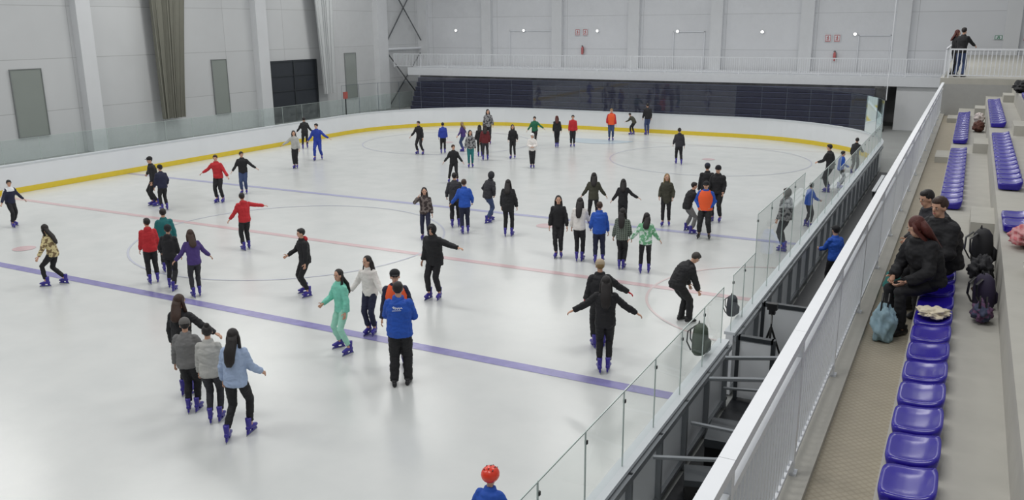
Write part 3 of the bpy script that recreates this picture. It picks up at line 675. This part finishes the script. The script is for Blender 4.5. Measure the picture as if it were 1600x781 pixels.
BL=(24,24,28)
T=[(-26.0,15.8,1.48,-150,'ll','b',8,'N','K','sk',dict(stripe=True)),
(-19.0,12.3,1.51,60,'ld','a',12,'C','K','Lk',{}),
(-24.6,20.0,1.72,100,'od','s',4,'K','K','sk',dict(hat=('cap',BL))),
(-23.7,19.6,1.55,20,'dr','s',4,'N','K','sk',dict(hat=('beanie',BL))),
(-23.0,21.4,1.70,150,'ol','s',3,'R','K','sb',{}),
(-23.4,23.0,1.58,170,'lo','s',4,'K','J','sk',{}),
(-25.7,28.4,1.65,165,'od','n',3,'L','K','lk',{}),
(-29.5,33.4,1.58,0,'ll','b',8,'K','K','sk',{}),
(-26.4,30.7,1.69,170,'lo','b',10,'A','A','sk',{}),
(-17.3,16.9,1.61,20,'lh','s',3,'R','K','sk',dict(hood=True)),
(-17.0,13.5,1.61,5,'dd','s',2,'R','K','sk',dict(hood=True)),
(-17.5,14.4,1.63,0,'dd','s',2,'T','K','sk',{}),
(-16.2,13.4,1.54,-20,'rd','a',4,'K','K','sk',dict(hat=('beanie',BL),hood=True)),
(-15.2,13.2,1.58,10,'ll','s',8,'P','D','lb',{}),
(-13.0,14.4,1.59,110,'fd','w',6,'K','K','sk',dict(hood='R')),
(-10.0,12.0,1.63,120,'fd','w',2,'M','m','Lk',dict(puff=1.2,label='girl skating in mint green jacket and mint trousers')),
(-10.1,13.0,1.64,150,'ll','n',4,'W','N','Lk',{}),
(-8.66,11.9,1.82,180,'dr','s',0,'N','K','sk',dict(vest=True,hat=('cap',BL),label='rink steward in orange vest facing a blue jacket man')),
(-8.1,11.2,1.86,-8,'ff','s',0,'B','K','sk',dict(shoe=True,logo=True,baggy=True,puff=1.24,label='man in blue jacket with white back emblem, standing')),
(-10.5,8.8,1.58,-20,'df','n',4,'G','K','sk',dict(hat=('beanie',(100,98,96)),puff=1.2)),
(-11.1,9.25,1.76,-30,'do','n',3,'K','K','lb',{}),
(-9.9,8.7,1.60,-15,'dv','n',4,'L','D','uk',dict(puff=1.2)),
(-9.15,8.5,1.73,-25,'dv','b',3,'S','K','Lk',dict(puff=1.2)),
(-10.2,15.5,1.74,150,'dh','s',3,'K','K','sk',dict(hat=('hood',BL),puff=1.3,hem=.16)),
(-13.4,20.0,1.56,175,'ud','a',3,'X','N','Lk',{}),
(-12.8,21.2,1.64,5,'lr','s',4,'B','N','sb',dict(puff=1.2)),
(-13.5,21.8,1.69,0,'rd','s',4,'D','K','sk',{}),
(-12.9,22.9,1.59,-50,'pp','a',14,'D','J','sk',dict(hat=('hood',(44,44,50)))),
(-11.5,21.5,1.68,-10,'dd','s',4,'K','K','lk',dict(puff=1.25,hem=.16)),
(-17.6,28.4,1.5,175,'ll','w',4,'K','K','sb',{}),
(-23.1,34.2,1.60,150,'ld','w',6,'K','K','sk',{}),
(-22.2,34.9,1.5,0,'dd','s',0,'A','K','sk',{}),
(-21.7,35.9,1.45,60,'lo','s',4,'P','J','ly',{}),
(-18.9,31.9,1.62,180,'dd','s',0,'Y','T','lk',{}),
(-20.1,34.8,1.5,0,'dd','s',0,'K','K','lk',{}),
(-19.3,33.9,1.62,0,'dd','s',0,'U','D','lk',{}),
(-18.4,34.9,1.58,170,'rr','s',0,'K','K','lk',{}),
(-21.9,38.8,1.80,180,'dr','s',0,'Y','K','lk',{}),
(-16.4,32.9,1.5,180,'cc','n',0,'W','K','sk',dict(hat=('cap',(225,225,225)))),
(-19.4,39.2,1.50,170,'lo','a',4,'E','K','sk',{}),
(-18.1,39.1,1.60,0,'dd','n',0,'K','K','lr',{}),
(-17.5,39.7,1.60,180,'dd','s',0,'R','K','sk',{}),
(-16.6,42.7,1.70,180,'rd','s',0,'R','J','sy',dict(vest=True)),
(-16.5,45.6,1.2,60,'fg','w',45,'O','K','sk',{}),
(-15.7,45.9,1.74,20,'dd','s',4,'K','J','sk',{}),
(-11.0,36.5,1.60,5,'rd','a',5,'D','K','sk',dict(hood=True)),
(-9.2,20.0,1.68,175,'dd','n',0,'K','K','Lk',{}),
(-9.9,24.1,1.60,0,'ll','w',6,'O','K','lk',{}),
(-8.9,24.0,1.50,0,'lo','s',5,'K','K','lk',{}),
(-8.55,19.9,1.69,-10,'df','n',2,'W','K','Lk',{}),
(-8.0,19.9,1.63,0,'rd','s',2,'B','N','sb',dict(puff=1.2)),
(-7.3,19.7,1.57,-10,'dd','n',2,'Z','K','Lk',{}),
(-6.65,19.6,1.53,0,'ll','s',3,'V','K','lk',dict(puff=1.2)),
(-7.8,24.8,1.62,175,'rr','s',0,'O','K','Ly',dict(hem=.2,puff=1.2)),
(-6.9,24.3,1.50,-60,'gf','w',24,'K','G','sk',dict(hem=.1)),
(-7.0,26.4,1.75,10,'dr','s',3,'K','D','sk',dict(hat=('beanie',(40,44,60)))),
(-6.3,23.7,1.68,175,'pp','w',2,'B','K','sk',dict(vest=True,baggy=True,puff=1.25,hat=('cap',BL),bskate=True,label='rink steward in orange vest and baggy black trousers')),
(-6.55,26.0,1.78,160,'rr','s',10,'K','K','sk',dict(puff=1.25,hat=('beanie',BL))),
(-4.75,16.6,1.45,-60,'qq','s',40,'K','K','sg',dict(puff=1.4,shoe=True,baggy=True,hp=25,label='man in black bending over beside the boards')),
(-5.2,13.3,1.78,0,'oo','n',4,'K','K','Lk',dict(puff=1.2,label='girl in black with arms spread out, skating away')),
(-5.75,14.4,1.72,10,'ro','s',6,'K','K','sy',dict(puff=1.25,glove=(200,30,40),hat=('beanie',(176,160,136)),label='skater in black coat with red gloves, arms out')),
(-4.2,32.6,1.75,60,'fd','s',4,'K','K','sk',{}),
(-3.9,33.6,1.4,-90,'df','s',4,'B','K','sk',{}),
(-4.0,23.3,1.73,60,'dr','s',2,'Y','D','sk',dict(hat=('hood',(90,88,84)),puff=1.25)),
(-3.9,26.6,1.35,-60,'df','s',2,'B','K','sk',{}),
(-3.8,37.0,1.5,-30,'df','s',6,'K','K','sk',{}),
(-4.2,7.35,1.27,-20,'ll','s',10,'B','K','sk',dict(puff=1.2,hs=1.3,hat=('helmet',(226,62,40)),label='child in red skating helmet and blue jacket')),
(-2.3,20.0,1.55,40,'fr','s',6,'B','K','sk',dict(shoe=True,hat=('cap',BL),z=.015,label='boy in black cap and blue jacket in corridor')),
(-.40,34.75,1.70,-30,'ug','s',2,'K','J','sk',dict(z=4.1,shoe=True,label='person in black jacket standing at the platform railing')),
(-.62,35.4,1.62,-80,'dd','s',3,'K','K','lr',dict(z=4.1,shoe=True,label='red haired person in black standing at the railing')),
]
for t_ in T: person(*t_[:10],**t_[10])
person(-.16,9.75,1.3,0,'tt','s',22,'K','K','lr',abs=132,sit=True,s=.93,z=2.8,puff=1.42,hp=12,ht=-60,pz=.575,label='red haired woman in black padded coat sitting on a seat')
person(-.04,10.5,1.3,0,'tt','s',16,'K','K','sb',abs=135,sit=True,s=.98,z=2.8,puff=1.42,ht=10,pz=.565,label='man in black padded jacket sitting on a blue seat')
person(-.10,11.45,1.3,0,'tt','s',26,'D','K','sk',abs=110,sit=True,s=.9,z=2.8,puff=1.42,pz=.6,ht=20,label='hunched person in dark grey coat sitting on a seat')
# run remeshes
for ob,vox,mats,post in RM:
    m=ob.modifiers.new('r','REMESH'); m.mode='VOXEL'; m.voxel_size=vox; m.use_smooth_shade=True
    m2=ob.modifiers.new('s','SMOOTH'); m2.iterations=3; m2.factor=.5
bpy.context.view_layer.update()
dg=bpy.context.evaluated_depsgraph_get()
res=[]
for ob,vox,mats,post in RM: res.append(bpy.data.meshes.new_from_object(ob.evaluated_get(dg)))
import bmesh
for (ob,vox,mats,post),me in zip(RM,res):
    ob.modifiers.clear(); nm=ob.data.name; ob.data=me; me.materials.clear()
    for m in mats: me.materials.append(m)
    n=len(me.polygons); idx=[0]*n
    if post and post[0]=='body':
        _,X,palms,gl,s=post
        if gl:
            for p in me.polygons:
                if min((p.center-q).length for q in palms)<.075*s: idx[p.index]=4
        me.polygons.foreach_set('material_index',idx)
        bm=bmesh.new(); bm.from_mesh(me); vs=[bm.verts.new(v) for v in X.v]
        for f,mi in zip(X.f,X.m):
            try: q=bm.faces.new([vs[i] for i in f]); q.material_index=mi
            except Exception: pass
        bm.to_mesh(me); bm.free()
    elif post:
        s=post[1]
        if post[0]=='stripe':
            for p in me.polygons:
                if abs(p.center.x)>.2*s and abs(p.center.y-.02)<.02: idx[p.index]=1
                elif p.center.z>1.38*s and abs(p.center.x)<.14*s: idx[p.index]=1
        me.polygons.foreach_set('material_index',idx)
        # cloth folds: real displacement, ridged noise, stretched sideways
        sd,am=post[2],post[3]; off=V3((sd,sd*.37,0))
        nr=[v.normal.copy() for v in me.vertices]
        for v,nv in zip(me.vertices,nr):
            c=v.co; q=V3((c.x*7,c.y*7,c.z*13))+off
            v.co=c+nv*(am*(noise.noise(q)*.9+.5-1.2*abs(noise.noise(q*1.7+off))))
    else: me.polygons.foreach_set('material_index',idx)
    me.polygons.foreach_set('use_smooth',[True]*len(me.polygons)); me.update()
# ---------------- lights
w=bpy.data.worlds.new('World'); sc.world=w; w.use_nodes=True; bg=w.node_tree.nodes['Background']; bg.inputs[0].default_value=(.95,.97,1,1); bg.inputs[1].default_value=.44
for ix,x in enumerate((-33,-23,-13,-3)):
    for iy,y in enumerate((4,18,32,46)):
        l=bpy.data.lights.new('ceiling_light','AREA'); l.shape='RECTANGLE'; l.size=5; l.size_y=1.2; l.energy=375; l.color=(1,.99,.96)
        o=bpy.data.objects.new('ceiling_light',l); COL.objects.link(o); o.location=(x,y,12.2)
# ---------------- camera
PI_,YA,RO=rad(14.745),rad(27.903),rad(-.424)
F=V3((-math.sin(YA)*math.cos(PI_),math.cos(YA)*math.cos(PI_),-math.sin(PI_))); R=V3((math.cos(YA),math.sin(YA),0)); U=R.cross(F)
R2=R*math.cos(RO)+U*math.sin(RO); U2=-R*math.sin(RO)+U*math.cos(RO)
cd=bpy.data.cameras.new('camera'); cd.sensor_width=36; cd.lens=1335.3/1600*36; cd.clip_end=300
co=bpy.data.objects.new('camera',cd); COL.objects.link(co)
Mx=Matrix((R2,U2,-F)).transposed().to_4x4(); Mx.translation=V3((0,0,6)); co.matrix_world=Mx
sc.camera=co
